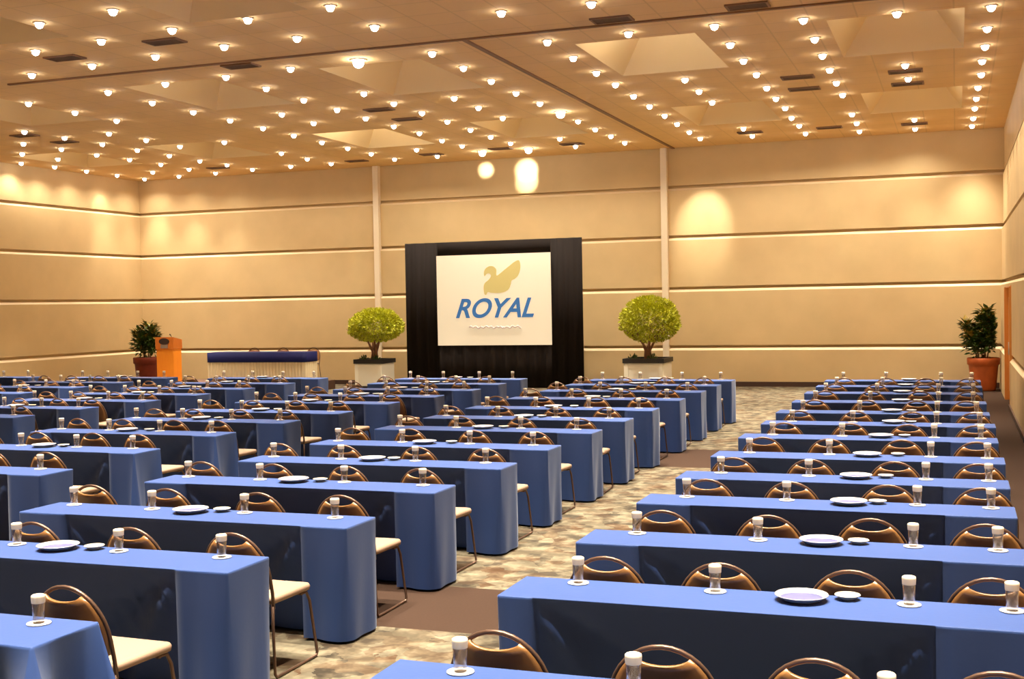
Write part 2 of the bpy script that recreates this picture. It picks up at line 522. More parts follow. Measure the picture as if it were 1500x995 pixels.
def cloth_mesh(L, seed, sl, sr, flare=0.0):
    """floor-length cloth: full ends that wrap round the near side by sl / sr, the stretch between them tucked in under the table"""
    rnd = random.Random(seed)
    ph = [rnd.uniform(0, 6.28) for _ in range(8)]
    D = T_D
    hx, hy = L / 2, D / 2
    T = [0.0, 0.006, 0.02, 0.05, 0.10, 0.18, 0.27, 0.36, 0.46, 0.56, 0.66, 0.76, 0.86, 0.94, 1.0]
    cols = []        # (kind, s, nx, ny)
    R0 = 0.05
    xl, xr = -hx + R0, hx - R0
    a, b = -hx + sl, hx - sr

    def span(x0, x1, n):
        return [x0 + (x1 - x0) * k / n for k in range(n + 1)]
    for x in span(xl, a, 6):
        cols.append(('near', x, 0, -1))
    for x in [a + 0.004] + span(a + 0.03, b - 0.03, 46) + [b - 0.004]:
        cols.append(('tuck', x, 0, -1))
    for x in span(b, xr, 6):
        cols.append(('near', x, 0, -1))
    for k in range(1, 5):
        an = -PI / 2 + (PI / 2) * k / 5
        cols.append(('c1', 0, math.cos(an), math.sin(an)))
    for y in span(-hy + R0, hy - R0, 8):
        cols.append(('right', y, 1, 0))
    for k in range(1, 5):
        an = (PI / 2) * k / 5
        cols.append(('c2', 0, math.cos(an), math.sin(an)))
    for x in span(xr, xl, 30):
        cols.append(('far', x, 0, 1))
    for k in range(1, 5):
        an = PI / 2 + (PI / 2) * k / 5
        cols.append(('c3', 0, math.cos(an), math.sin(an)))
    for y in span(hy - R0, -hy + R0, 8):
        cols.append(('left', y, -1, 0))
    for k in range(1, 5):
        an = PI + (PI / 2) * k / 5
        cols.append(('c4', 0, math.cos(an), math.sin(an)))
    CC = {'c1': (hx, -hy), 'c2': (hx, hy), 'c3': (-hx, hy), 'c4': (-hx, -hy)}
    bm = bmesh.new()
    rows = []
    for ti, t in enumerate(T):
        ring = []
        for kind, s, nx, ny in cols:
            z = TOP_Z - t * (TOP_Z - 0.018)
            off = -0.004 if t == 0 else 0.0
            if kind in CC:
                sx, sy = (1 if CC[kind][0] > 0 else -1), (1 if CC[kind][1] > 0 else -1)
                r = 0.012 + 0.04 * t
                cx, cy = sx * (hx - r), sy * (hy - r)
                o = off + flare * t * 0.9
                x, y = cx + nx * (r + o), cy + ny * (r + o * (1.0 if sy < 0 else 0.1))
                if flare:
                    z -= 0.0
            else:
                r = 0.012 + 0.04 * t
                if kind in ('near', 'tuck', 'far'):
                    x = s if abs(s) < hx - R0 - 1e-6 else math.copysign(hx - r, s)
                    y = ny * hy
                    u = s
                    e = min(abs(s + hx), abs(s - hx))
                else:
                    y = s if abs(s) < hy - R0 - 1e-6 else math.copysign(hy - r, s)
                    x = nx * hx
                    u = s + 7
                    e = min(abs(s + hy), abs(s - hy))
                w = t * (0.015 * math.sin(9 * u + ph[0]) + 0.010 * math.sin(21 * u + ph[1] + 2 * t))
                if kind == 'near':
                    w = t * (0.018 * math.sin(13 * u + ph[2]) + 0.008 * math.sin(31 * u + ph[3]))
                if kind == 'tuck':
                    dd = min(s - a, b - s)
                    w = -0.016 * sstep(0, 0.02, t)
                    depth = 0.30 * (t ** 1.1) * (0.55 + 0.45 * sstep(0.0, 0.10 + 0.75 * t, dd))
                    # folds that run diagonally down from the two seams
                    for sd in (s - a, b - s):
                        q = sd - 1.05 * t
                        depth += 0.050 * math.exp(-(q / 0.055) ** 2) * sstep(0.03, 0.25, t) * (1 - t * 0.4)
                        q = sd - 0.45 * t
                        depth -= 0.040 * math.exp(-(q / 0.045) ** 2) * sstep(0.03, 0.25, t)
                    depth += t * 0.012 * math.sin(6.5 * s + ph[4] + 3 * t)
                    w -= depth
                elif flare:
                    w += flare * t * (0.75 * math.exp(-(e / 0.10) ** 2) - 0.35 * math.exp(-((e - 0.2) / 0.1) ** 2)) * 1.0 + 0.0
                x += nx * (w + off)
                y += ny * (w + off)
            ring.append(bm.verts.new((x, y, z)))
        rows.append(ring)
    n = len(cols)
    for i in range(len(T) - 1):
        for k in range(n):
            f = bm.faces.new((rows[i][k], rows[i][(k + 1) % n], rows[i + 1][(k + 1) % n], rows[i + 1][k]))
            f.smooth = True
    bm.faces.new(rows[0])
    return mesh_of('tablecloth', bm, M['cloth'])


TABLE_LEN = {'R': 2.47, 'C': 2.60, 'L': 2.55, 'M': 2.55, 'N': 2.55, 'O': 2.55}
TABLE_END = {'R': 0.37, 'C': -3.67, 'L': -7.62, 'M': -11.80, 'N': -15.35, 'O': -18.90}     # right-hand ends
ROW_SHIFT = {'L': [0.16, -0.02, -0.13, -0.11, -0.04, -0.05, 0.10, 0.18, 0.10, 0.04], 'M': [-0.14, -0.12, 0.03, 0.06, 0.09, 0.12, 0.0]}
TY = [4.52, 5.98, 7.31, 8.77, 10.12, 11.48, 12.98, 14.31, 15.71, 17.33, 18.84, 20.24, 21.48]
RY = [4.37, 5.90, 7.25, 8.69, 9.93, 11.31, 12.84, 14.26, 15.66, 17.22, 18.80, 20.20, 21.55]
ROWS = {'R': RY, 'C': TY,
        'L': [8.90, 10.42, 11.98, 13.42, 14.70, 16.20, 17.50, 18.85, 20.30, 21.60],
        'M': [13.50, 14.80, 16.10, 17.42, 18.75, 20.10, 21.60],
        'N': [17.40, 18.80, 20.15, 21.60], 'O': [18.85, 20.15, 21.60]}
PLACES = {'R': [-1.71, -1.09, -0.45, 0.15], 'C': [-6.10, -5.40, -4.66, -4.00]}
for k in 'LMNO':
    PLACES[k] = [TABLE_END[k] + d for d in (-2.36, -1.68, -0.98, -0.36)]
GLASSES = {'R': [-1.80, -1.10, -0.23, 0.23], 'C': [-6.08, -5.37, -4.62, -3.93]}
for k in 'LMNO':
    GLASSES[k] = [TABLE_END[k] + d for d in (-2.38, -1.68, -0.95, -0.27)]
PLATE = {'R': -0.72, 'C': -5.06}
DISH = {'R': -0.50, 'C': -4.83}
for k in 'LMNO':
    PLATE[k] = TABLE_END[k] - 1.38
    DISH[k] = TABLE_END[k] - 1.15
CNAME = {'R': 'right-hand column', 'C': 'second column from right', 'L': 'third column from right',
         'M': 'fourth column from right', 'N': 'fifth column from right', 'O': 'leftmost column'}
PLNAME = ['leftmost', 'centre-left', 'centre-right', 'rightmost']
SEAMS = {'R': (0.34, 0.46), 'C': (0.36, 0.36)}

cloths = {}
for key, L in (('R', 2.47), ('C', 2.60), ('L', 2.55)):
    sl, sr = SEAMS.get(key, (0.36, 0.38))
    cloths[key] = [cloth_mesh(L, 11 * i + len(key) + ord(key), sl + (0.04 * (i - 1)), sr - 0.03 * (i - 1)) for i in range(3)]
cloths['near_right'] = [cloth_mesh(2.47, 5, 0.18, 0.46)]
cloths['flared'] = [cloth_mesh(2.60, 6, 0.30, 0.30, flare=0.32)]
cloths['flared_L'] = [cloth_mesh(2.55, 8, 0.30, 0.30, flare=0.09)]

board = {}
for L in (2.47, 2.55, 2.60):
    bm = bmesh.new(); add_box(bm, 0, 0.035, 0.729, L - 0.06, T_D - 0.12, 0.03, bev=0.004)
    board[L] = mesh_of('tabletop', bm, M['ply'])


def trestle_mesh(sx):
    bm = bmesh.new()
    add_tube(bm, [(sx, -0.15, 0.012), (sx, 0.15, 0.012)], 0.013)
    add_tube(bm, [(sx, 0.0, 0.012), (sx, 0.0, 0.715)], 0.014)
    add_tube(bm, [(sx, -0.15, 0.70), (sx, 0.15, 0.70)], 0.013)
    return mesh_of('trestle_leg', bm, M['trestle'])


trestle = {L: [trestle_mesh(-L / 2 + 0.2), trestle_mesh(L / 2 - 0.2)] for L in board}

# ------------------------------------------------------------------ the chair
def chair_proto():
    zt, R, hw = 0.852, 0.25, 0.215

    def arch(z):
        u = max(0.0, min(1.0, (z - (zt - R)) / R))
        return hw * math.sqrt(max(0.0, 1 - u ** 2.0))

    def lean(z):
        return -0.215 - 0.10 * (z - 0.45) / 0.42
    # back frame: one tube up both sides and over the arch
    pts = [(-0.205, lean(0.40), 0.40), (-0.215, lean(0.50), 0.50)]
    N = 18
    for k in range(N + 1):
        an = PI - PI * k / N
        z = zt - R + R * math.sin(an)
        pts.append((hw * math.cos(an), lean(z), z))
    pts += [(0.215, lean(0.50), 0.50), (0.205, lean(0.40), 0.40)]
    bm = bmesh.new(); add_tube(bm, pts, 0.0105, 8)
    back_frame = mesh_of('back_frame', bm, M['tube'])
    # curved back panel with a dipped upper edge that leaves the hand slot open
    bm = bmesh.new()
    nx, nz = 14, 10
    front, back = [], []
    for j in range(nz + 1):
        rf, rb = [], []
        for i in range(nx + 1):
            s = -1 + 2 * i / nx
            ztop = 0.786 + 0.029 * s * s
            zb = 0.50 + 0.02 * s * s
            z = zb + (ztop - zb) * j / nz
            x = s * (arch(z) - 0.006) if z > zt - R else s * (hw - 0.006 - 0.02 * (zt - R - z) / 0.12)
            bend = -0.030 * (1 - s * s)
            roll = -0.012 * sstep(0.86, 1.0, j / nz)
            rf.append(bm.verts.new((x, lean(z) + bend + roll + 0.012, z)))
            rb.append(bm.verts.new((x, lean(z) + bend + roll - 0.012, z)))
        front.append(rf); back.append(rb)
    for j in range(nz):
        for i in range(nx):
            bm.faces.new((front[j][i], front[j][i + 1], front[j + 1][i + 1], front[j + 1][i]))
            bm.faces.new((back[j][i], back[j + 1][i], back[j + 1][i + 1], back[j][i + 1]))
    for j in range(nz):
        bm.faces.new((front[j][0], front[j + 1][0], back[j + 1][0], back[j][0]))
        bm.faces.new((front[j][nx], back[j][nx], back[j + 1][nx], front[j + 1][nx]))
    for i in range(nx):
        bm.faces.new((front[0][i], back[0][i], back[0][i + 1], front[0][i + 1]))
        bm.faces.new((front[nz][i], front[nz][i + 1], back[nz][i + 1], back[nz][i]))
    for f in bm.faces:
        f.smooth = True
    backrest = mesh_of('backrest', bm, M['leather'])
    # padded seat, rounded corners and a soft crown
    bm = bmesh.new()
    hx, hy = 0.225, 0.215
    lay = []
    for z, g in ((0.425, -0.012), (0.430, 0.0), (0.452, 0.004), (0.466, -0.004), (0.472, -0.03)):
        ring = []
        for c, (sx, sy) in enumerate(((1, -1), (1, 1), (-1, 1), (-1, -1))):
            for k in range(5):
                an = -PI / 2 + c * PI / 2 + (PI / 2) * k / 4
                r = 0.045
                w = 1.0 - (0.06 if sy < 0 else 0.0)
                ring.append(bm.verts.new((sx * (hx * w - r) + (r + g) * math.cos(an), sy * (hy - r) + (r + g) * math.sin(an), z)))
        lay.append(ring)
    n = len(lay[0])
    for p, q in zip(lay, lay[1:]):
        for k in range(n):
            f = bm.faces.new((p[k], p[(k + 1) % n], q[(k + 1) % n], q[k])); f.smooth = True
    bm.faces.new(lay[0][::-1]); bm.faces.new(lay[-1])
    seat = mesh_of('seat', bm, M['seat'])
    legs = []
    for sx in (-1, 1):
        bm = bmesh.new()
        x0, x1 = sx * 0.205, sx * 0.235
        add_tube(bm, [(x0, lean(0.43), 0.43), (sx * 0.212, -0.225, 0.30), (x1, -0.25, 0.03), (x1, -0.235, 0.011), (x1, 0.0, 0.010), (x1, 0.225, 0.011),
                      (x1, 0.24, 0.03), (sx * 0.215, 0.195, 0.36), (x0, 0.175, 0.415), (x0, 0.10, 0.420)], 0.0095, 8)
        legs.append(mesh_of('leg_frame', bm, M['tube']))
    bm = bmesh.new(); add_tube(bm, [(-0.208, 0.12, 0.415), (0.208, 0.12, 0.415)], 0.009, 6)
    add_tube(bm, [(0.0, 0.12, 0.415), (0.0, -0.16, 0.415)], 0.009, 6)
    brace = mesh_of('seat_brace', bm, M['tube'])
    return dict(seat=[seat], backrest=[backrest], back_frame=[back_frame], leg_frame=legs, seat_brace=[brace])


CH = chair_proto()
chair_root = None


def make_chair(x, y, rz, label, group, z=0.0):
    global chair_root
    if chair_root is None:
        chair_root = thing('conference_chair', label, 'chair', (x, y, z), rz, group)
        for nm, ms in CH.items():
            for me in ms:
                link(nm, me, chair_root)
        return chair_root
    r = copy_tree(chair_root, (x, y, z), rz)
    return tag(r, label, 'chair', group)


# ------------------------------------------------------------------ things on the tables
bm = bmesh.new()
add_lathe(bm, [(0.0, 0.004), (0.024, 0.004), (0.0265, 0.02), (0.0285, 0.122), (0.0265, 0.122), (0.0248, 0.02), (0.0, 0.012)], 20)
glass_me = mesh_of('tumbler', bm, M['glass'])
bm = bmesh.new()
prof = [(0.0300, 0.094), (0.0315, 0.120), (0.0308, 0.127), (0.026, 0.131), (0.0, 0.132)]
add_lathe(bm, prof, 24)
cap_me = mesh_of('paper_cap', bm, M['paper_cap'])
bm = bmesh.new()
add_lathe(bm, [(0.0, 0.0), (0.050, 0.0), (0.054, 0.003), (0.053, 0.0055), (0.0, 0.004)], 28)
coaster_me = mesh_of('paper_coaster', bm, M['paper'])
bm = bmesh.new()
add_lathe(bm, [(0.0, 0.0), (0.07, 0.0), (0.085, 0.004), (0.118, 0.026), (0.124, 0.028), (0.122, 0.031)], 40, mi=0)
add_lathe(bm, [(0.122, 0.031), (0.114, 0.028), (0.098, 0.014)], 40, mi=0)
add_lathe(bm, [(0.098, 0.014), (0.083, 0.009), (0.0, 0.008)], 40, mi=1)
bmesh.ops.remove_doubles(bm, verts=bm.verts[:], dist=1e-5)
plate_me = mesh_of('serving_plate', bm, [M['plate_rim'], M['plate_well']])
bm = bmesh.new()
add_lathe(bm, [(0.0, 0.0), (0.026, 0.0), (0.030, 0.003), (0.056, 0.020), (0.060, 0.022), (0.058, 0.025), (0.03, 0.012), (0.0, 0.010)], 28)
dish_me = mesh_of('small_dish', bm, M['dish'])

glass_root = None


def make_glass(x, y, z, label):
    global glass_root
    if glass_root is None:
        glass_root = thing('drinking_glass', label, 'glass', (x, y, z), 0, 'capped water glasses on the blue tables')
        link('tumbler', glass_me, glass_root)
        link('paper_cap', cap_me, glass_root)
        return
    tag(copy_tree(glass_root, (x, y, z)), label, 'glass', 'capped water glasses on the blue tables')


rr = random.Random(3)
CLOTH_TOP = TOP_Z + 0.0005
for key in 'RCLMNO':
    L = TABLE_LEN[key]
    cx = TABLE_END[key] - L / 2
    vis = 0
    for ri, yb in enumerate(ROWS[key]):
        yc = yb - T_D / 2
        vis += 1
        where = '%s table from camera, %s' % (ORD[vis], CNAME[key])
        dx = rr.uniform(-0.025, 0.025) if ri > 1 else 0.0
        if key in ROW_SHIFT:
            dx = ROW_SHIFT[key][ri]
        rz = rr.uniform(-0.006, 0.006)
        t = thing('draped_table', 'long table under floor-length blue cloth, ' + where, 'table', (cx + dx, yc, 0), rz, 'blue draped conference tables')
        if key == 'R' and ri < 2:
            me = cloths['near_right'][0]
        elif key == 'C' and ri == 0:
            me = cloths['flared'][0]
        elif key == 'L' and ri in (1, 2):
            me = cloths['flared_L'][0]
        else:
            me = cloths.get(key, cloths['L'])[rr.randrange(3)]
        link('tablecloth', me, t)
        link('tabletop', board[L], t)
        for tm in trestle[L]:
            link('trestle_leg', tm, t)
        for pi in range(4):
            px = PLACES[key][pi] + dx + rr.uniform(-0.03, 0.03)
            py = yc - T_D / 2 - 0.56 + rr.uniform(-0.03, 0.02)
            if ri:
                if key == 'R' and ri == 1:
                    py -= 0.11
                py = max(py, ROWS[key][ri - 1] + 0.385)
            if any(seen(px + a, py + b, c) for a in (-0.2, 0.2) for b, c in ((-0.3, 0.86), (0.2, 0.46), (-0.25, 0.6))):
                make_chair(px, py, rr.uniform(-0.05, 0.05), 'brown-backed chair with beige seat, %s place, %s' % (PLNAME[pi], where),
                           'conference chairs at the blue tables')
            gx = GLASSES[key][pi] + dx + rr.uniform(-0.02, 0.02)
            gy = yb - 0.095 + rr.uniform(-0.02, 0.015)
            if seen(gx, gy, 0.85, 10):
                c = link('paper_coaster', coaster_me, None, (gx, gy, CLOTH_TOP), rr.uniform(0, 3))
                tag(c, 'white round coaster, %s place, %s' % (PLNAME[pi], where), 'coaster', 'coasters under the glasses')
                make_glass(gx, gy, CLOTH_TOP + 0.0025, 'water glass with paper cap, %s place, %s' % (PLNAME[pi], where))
        px, py = PLATE[key] + dx + rr.uniform(-0.04, 0.04), yb - 0.145 + rr.uniform(-0.02, 0.02)
        if seen(px, py, 0.77, 10):
            tag(link('serving_plate', plate_me, None, (px, py, CLOTH_TOP), rr.uniform(0, 3)),
                'round plate with pale rim, ' + where, 'plate', 'plates on the blue tables')
        px, py = DISH[key] + dx + rr.uniform(-0.02, 0.02), yb - 0.075 + rr.uniform(-0.01, 0.01)
        if seen(px, py, 0.77, 10):
            tag(link('small_dish', dish_me, None, (px, py, CLOTH_TOP), rr.uniform(0, 3)),
                'small cream dish, ' + where, 'dish', 'small dishes on the blue tables')
# ------------------------------------------------------------------ ceiling lamps
WARM = (1.0, 0.87, 0.70)
P_SPOT = 1500.0


def spot(name, loc, power, size_deg, blend, target=None, col=WARM, radius=0.04):
    d = bpy.data.lights.new(name, 'SPOT')
    d.energy = power
    d.spot_size = math.radians(size_deg)
    d.spot_blend = blend
    d.color = col
    d.shadow_soft_size = radius
    o = bpy.data.objects.new(name, d)
    COL.objects.link(o)
    o.location = loc
    if target is not None:
        o.rotation_euler = (Vector(target) - Vector(loc)).to_track_quat('-Z', 'Y').to_euler()
    return o


def lamp_meshes(r):
    bm = bmesh.new()
    add_lathe(bm, [(r * 1.55, 0.0), (r * 1.6, -0.006), (r * 1.35, -0.014), (r * 1.05, -0.012), (r * 1.0, 0.0)], 20)
    ring = mesh_of('lamp_ring', bm, M['ring'])
    bm = bmesh.new()
    prof = [(r * 0.86, 0.0)] + [(r * math.cos(a), -0.55 * r - r * math.sin(a)) for a in [(-0.5 + (PI / 2 + 0.5) * k / 9) for k in range(10)]]
    prof[-1] = (0.0, prof[-1][1])
    add_lathe(bm, prof, 18)
    bulb = mesh_of('bulb', bm, M['bulb'] if r < 0.07 else M['bulb_big'])
    return ring, bulb


small, big = lamp_meshes(0.052), lamp_meshes(0.085)
BIG = {(-8.71, 17.14), (-7.45, 23.52), (-11.15, 28.65), (-9.93, 28.68)}
for li, line in enumerate(LAMPS):
    for k, (x, y) in enumerate(line):
        flood = (x, y) in BIG
        lab = '%s ceiling light, %s from the far wall, %s line from the right wall' % (
            'large glaring' if flood else 'small glowing', ORD[k + 1], ORD[li + 1])
        t = thing('recessed_downlight', lab, 'ceiling light', (x, y, H), 0, 'large floodlights in the ceiling' if flood else 'small downlights in the ceiling')
        near_wall = y > 28.2 or x < -21.9 or x > 0.3
        ring, bulb = big if flood else small
        link('lamp_ring', ring, t)
        link('bulb', bulb, t)
        s = spot('downlight_lamp', (0, 0, -(0.16 if flood else 0.10)), P_SPOT * (0.20 if x > 0.3 else 0.06 if x < -21.9 else 0.05 if near_wall and x < -15 else 0.08 if near_wall else 1.0), 84 if x > 0.3 else 144 if near_wall else 46, 0.85 if near_wall else 1.0)
        s.parent = t
        if y > 28.2:
            s2 = spot('downlight_lamp', (0, 0, -(0.16 if flood else 0.10)), P_SPOT * 0.27, 60, 1.0)
            s2.rotation_euler = (math.radians(5), 0, 0)
            s2.parent = t
# the rows of lamps overhead and behind the camera, above the top edge of the picture
for x in (0.4, -1.0, -2.4, -3.8, -5.2, -6.6, -8.0, -9.4, -10.8):
    for y in (3.2, 4.6, 6.0, 7.4, 8.8, 10.2, 11.6):
        spot('overhead_lamp', (x, y, H - 0.05), P_SPOT * 1.3, 48, 1.0)
for x in (0.1, -1.4, -2.9, -4.4):
    for y in (12.9, 14.2, 15.5):
        spot('overhead_lamp', (x, y, H - 0.05), P_SPOT * 1.1, 48, 1.0)
for x in (-13.0, -15.0, -17.0, -19.0, -21.0):
    for y in (10.0, 12.2, 14.4, 16.6):
        if x < -14 or y < 12:
            spot('overhead_lamp', (x, y, H - 0.05), P_SPOT * 1.5, 66, 1.0)
# wall washers
spot('wall_washer', (-5.65, 28.73, 5.84), 480, 40, 0.8, (-5.9, YB, 4.0))
spot('wall_washer', (-22.16, 28.57, 5.84), 40, 55, 0.6, (-22.74, 28.65, 5.0))
spot('wall_washer', (-9.93, 28.68, 5.74), 800, 21, 0.6, (-10.57, YB, 5.66))
spot('wall_washer', (-9.93, 28.68, 5.74), 600, 21, 0.7, (-10.57, YB, 5.36))
spot('wall_washer', (-11.15, 28.65, 5.74), 700, 15, 0.7, (-11.72, YB, 5.72))
# unseen lamps in the two bright coffers, weaker ones added to lighten the rest
for x0, x1, y0, y1 in COFFERS:
    if y0 < 12:
        continue
    cx, cy = (x0 + x1) / 2, (y0 + y1) / 2
    p = {(-4.4, 18.9): 70, (-12.5, 25.4): 105}.get((round(cx, 2), round(cy, 2)), 14)
    d = bpy.data.lights.new('coffer_lamp', 'POINT')
    d.energy = p; d.color = (1.0, 0.90, 0.72); d.shadow_soft_size = 0.06
    o = bpy.data.objects.new('coffer_lamp', d); COL.objects.link(o)
    o.location = (cx + 0.30, cy - 0.75, H + 0.45)

# ------------------------------------------------------------------ ceiling vents
bm = bmesh.new()
for a, b, sx, sy in ((0, -0.14, 0.56, 0.03), (0, 0.14, 0.56, 0.03), (-0.265, 0, 0.03, 0.25), (0.265, 0, 0.03, 0.25)):
    add_box(bm, a, b, -0.012, sx, sy, 0.024)
vframe = mesh_of('vent_frame', bm, M['ventframe'])
bm = bmesh.new()
for k in range(6):
    add_box(bm, 0, -0.105 + 0.042 * k, -0.010, 0.50, 0.030, 0.012)
add_box(bm, 0, 0, -0.002, 0.50, 0.25, 0.004)
vgrille = mesh_of('vent_grille', bm, M['vent'])
VENTS = [(-2.53, 16.15), (-2.55, 21.70), (-2.58, 22.95), (-2.65, 28.40), (-4.36, 16.15), (-0.78, 21.95), (-0.79, 23.25), (-0.84, 28.70), (-4.42, 28.35),
         (-10.58, 14.78), (-10.58, 16.75), (-10.55, 21.60), (-10.58, 22.95), (-10.55, 28.35), (-8.7, 28.35), (-12.5, 28.55), (-12.6, 15.1),
         (-18.85, 22.5), (-18.9, 21.3), (-18.8, 28.5), (-14.8, 28.9)]
vcols = sorted({round(v[0] / 1.9) for v in VENTS}, reverse=True)
for c in vcols:
    for k, (x, y) in enumerate(sorted([v for v in VENTS if round(v[0] / 1.9) == c], key=lambda v: -v[1])):
        t = thing('air_vent', 'brown slotted ceiling vent, %s from far wall in %s vent line from right wall' % (ORD[k + 1], ORD[vcols.index(c) + 1]),
                  'ceiling vent', (x, y, H), 0, 'air vents in the ceiling')
        link('vent_frame', vframe, t)
        link('vent_grille', vgrille, t)

# ------------------------------------------------------------------ projection screen with its black drapes
SY = 29.2
scr = thing('projection_screen', 'large projection screen with black drapes, showing a swan emblem and ROYAL', 'screen', (0, SY, 0))
WX0, WX1, WZ0, WZ1 = -12.69, -9.57, 1.10, 3.43
FX0, FX1, FZ1 = -13.60, -8.76, 3.78


def drape(name, x0, x1, z0, z1, amp, freq, y=0.02):
    bm = bmesh.new()
    n = max(8, int((x1 - x0) * 26))
    up, lo, upb, lob = [], [], [], []
    for i in range(n + 1):
        x = x0 + (x1 - x0) * i / n
        d = amp * math.sin(freq * x) + 0.4 * amp * math.sin(2.3 * freq * x + 1)
        up.append(bm.verts.new((x, y + d * 0.6, z1))); lo.append(bm.verts.new((x, y + d, z0)))
        upb.append(bm.verts.new((x, y + d * 0.6 + 0.012, z1))); lob.append(bm.verts.new((x, y + d + 0.012, z0)))
    for i in range(n):
        for q in ((lo[i], lo[i + 1], up[i + 1], up[i]), (lob[i], upb[i], upb[i + 1], lob[i + 1]), (up[i], up[i + 1], upb[i + 1], upb[i]), (lo[i], lob[i], lob[i + 1], lo[i + 1])):
            f = bm.faces.new(q); f.smooth = True
    bm.faces.new((lo[0], up[0], upb[0], lob[0])); bm.faces.new((lo[n], lob[n], upb[n], up[n]))
    return obj(name, bm, M['black'], scr)


drape('side_drape', FX0, WX0 + 0.02, 0.01, FZ1, 0.035, 19)
drape('side_drape', WX1 - 0.02, FX1, 0.01, FZ1, 0.035, 19)
drape('top_valance', WX0, WX1, WZ1 - 0.02, FZ1, 0.012, 9)
drape('lower_skirt', WX0, WX1, 0.01, WZ0 + 0.02, 0.035, 17)
bm = bmesh.new()
for x in (FX0 + 0.1, FX1 - 0.1):
    add_tube(bm, [(x, 0.14, 0.02), (x, 0.14, FZ1 - 0.03)], 0.02)
    add_box(bm, x, 0.14, 0.012, 0.08, 0.5, 0.024)
add_tube(bm, [(FX0 + 0.1, 0.14, FZ1 - 0.04), (FX1 - 0.1, 0.14, FZ1 - 0.04)], 0.02)
obj('screen_frame', bm, M['trestle'], scr)
bm = bmesh.new()
add_box(bm, (WX0 + WX1) / 2, -0.03, (WZ0 + WZ1) / 2, WX1 - WX0, 0.02, WZ1 - WZ0)
surf = obj('screen_surface', bm, M['screen'], scr)
surf['label'] = 'bright cream screen surface'
# the swan emblem
def smooth_poly(pts, n=5):
    out = []
    m = len(pts)
    for i in range(m):
        p0, p1, p2, p3 = (Vector(pts[(i + k) % m]) for k in (-1, 0, 1, 2))
        for k in range(n):
            t = k / n
            q = 0.5 * ((2 * p1) + (p2 - p0) * t + (2 * p0 - 5 * p1 + 4 * p2 - p3) * t * t + (3 * p1 - p0 - 3 * p2 + p3) * t ** 3)
            out.append((q.x, q.y))
    return out


def swan_xy(px, py):           # emblem drawing units (0..1378, 0..995) to screen metres
    return (-11.745 + px * 0.001233 * 1.0, 3.372 - (py - 20) * 0.001165)


head = [(318, 450), (306, 370), (340, 285), (430, 232), (520, 242), (582, 310), (580, 405), (600, 440), (700, 368), (800, 290), (900, 215), (980, 155), (1075, 120),
        (1110, 200), (1105, 330), (1060, 450), (990, 520), (915, 560), (895, 640), (850, 740), (760, 800), (620, 825), (460, 815), (385, 800),
        (350, 855), (308, 840), (293, 700), (318, 605), (400, 535), (452, 470), (455, 420), (415, 388), (365, 400)]
bm = bmesh.new()
poly = [swan_xy(*p) for p in smooth_poly(head, 4)]
from mathutils.geometry import tessellate_polygon
fa = [bm.verts.new((x, -0.0435, z)) for x, z in poly]
fb = [bm.verts.new((x, -0.0405, z)) for x, z in poly]
for i, j, k in tessellate_polygon([[Vector((x, z, 0)) for x, z in poly]]):
    bm.faces.new((fa[i], fa[j], fa[k])); bm.faces.new((fb[k], fb[j], fb[i]))
for i in range(len(poly)):
    j = (i + 1) % len(poly)
    bm.faces.new((fa[i], fb[i], fb[j], fa[j]))
obj('swan_emblem', bm, M['swan'], surf)['label'] = 'gold swan emblem'


def text_mesh(name, body, size, material, parent, x0, x1, z0, z1, y, shear=0.0, offset=0.0):
    cu = bpy.data.curves.new(name, 'FONT')
    cu.body = body
    cu.size = 1.0
    cu.shear = shear
    cu.offset = offset
    cu.extrude = 0.002
    o = bpy.data.objects.new(name, cu)
    COL.objects.link(o)
    bpy.context.view_layer.update()
    dg = bpy.context.evaluated_depsgraph_get()
    me = bpy.data.meshes.new_from_object(o.evaluated_get(dg))
    COL.objects.unlink(o); bpy.data.objects.remove(o)
    xs_ = [v.co.x for v in me.vertices]; ys_ = [v.co.y for v in me.vertices]
    ax, bx, ay, by = min(xs_), max(xs_), min(ys_), max(ys_)
    for v in me.vertices:
        x = x0 + (v.co.x - ax) / (bx - ax) * (x1 - x0)
        z = z0 + (v.co.y - ay) / (by - ay) * (z1 - z0)
        v.co = Vector((x, y - v.co.z, z))
    me.materials.clear(); me.materials.append(material)
    me.name = name
    return link(name, me, parent)


text_mesh('lettering', 'ROYAL', 1.0, M['royal'], surf, -12.17, -10.03, 1.80, 2.31, -0.0425, shear=0.36, offset=0.022)['label'] = 'blue ROYAL lettering'
bm = bmesh.new()
pts = []
for i in range(90):
    u = i / 89
    pts.append((-11.80 + 1.42 * u, -0.042, 1.565 + 0.02 * math.sin(u * 62) + 0.012 * math.sin(u * 23) - (0.05 if 0.62 < u < 0.66 else 0)))
add_tube(bm, pts, 0.022, 5)
obj('faint_script', bm, M['script'], surf)['label'] = 'faint lilac line of script'

# ------------------------------------------------------------------ plants
def leaf(bm, c, d, up, ln, wd, mi=0):
    s = d.cross(up)
    if s.length < 1e-4:
        s = d.orthogonal()
    s.normalize()
    nrm = s.cross(d).normalized()
    a = bm.verts.new(c)
    b = bm.verts.new(c + d * ln * 0.5 + s * wd * 0.5 + nrm * wd * 0.12)
    e = bm.verts.new(c + d * ln - nrm * ln * 0.12)
    g = bm.verts.new(c + d * ln * 0.5 - s * wd * 0.5 + nrm * wd * 0.12)
    f = bm.faces.new((a, b, e)); f.material_index = mi
    f = bm.faces.new((a, e, g)); f.material_index = mi


def rdir(r):
    z = r.uniform(-1, 1); a = r.uniform(0, 2 * PI); q = math.sqrt(1 - z * z)
    return Vector((q * math.cos(a), q * math.sin(a), z))


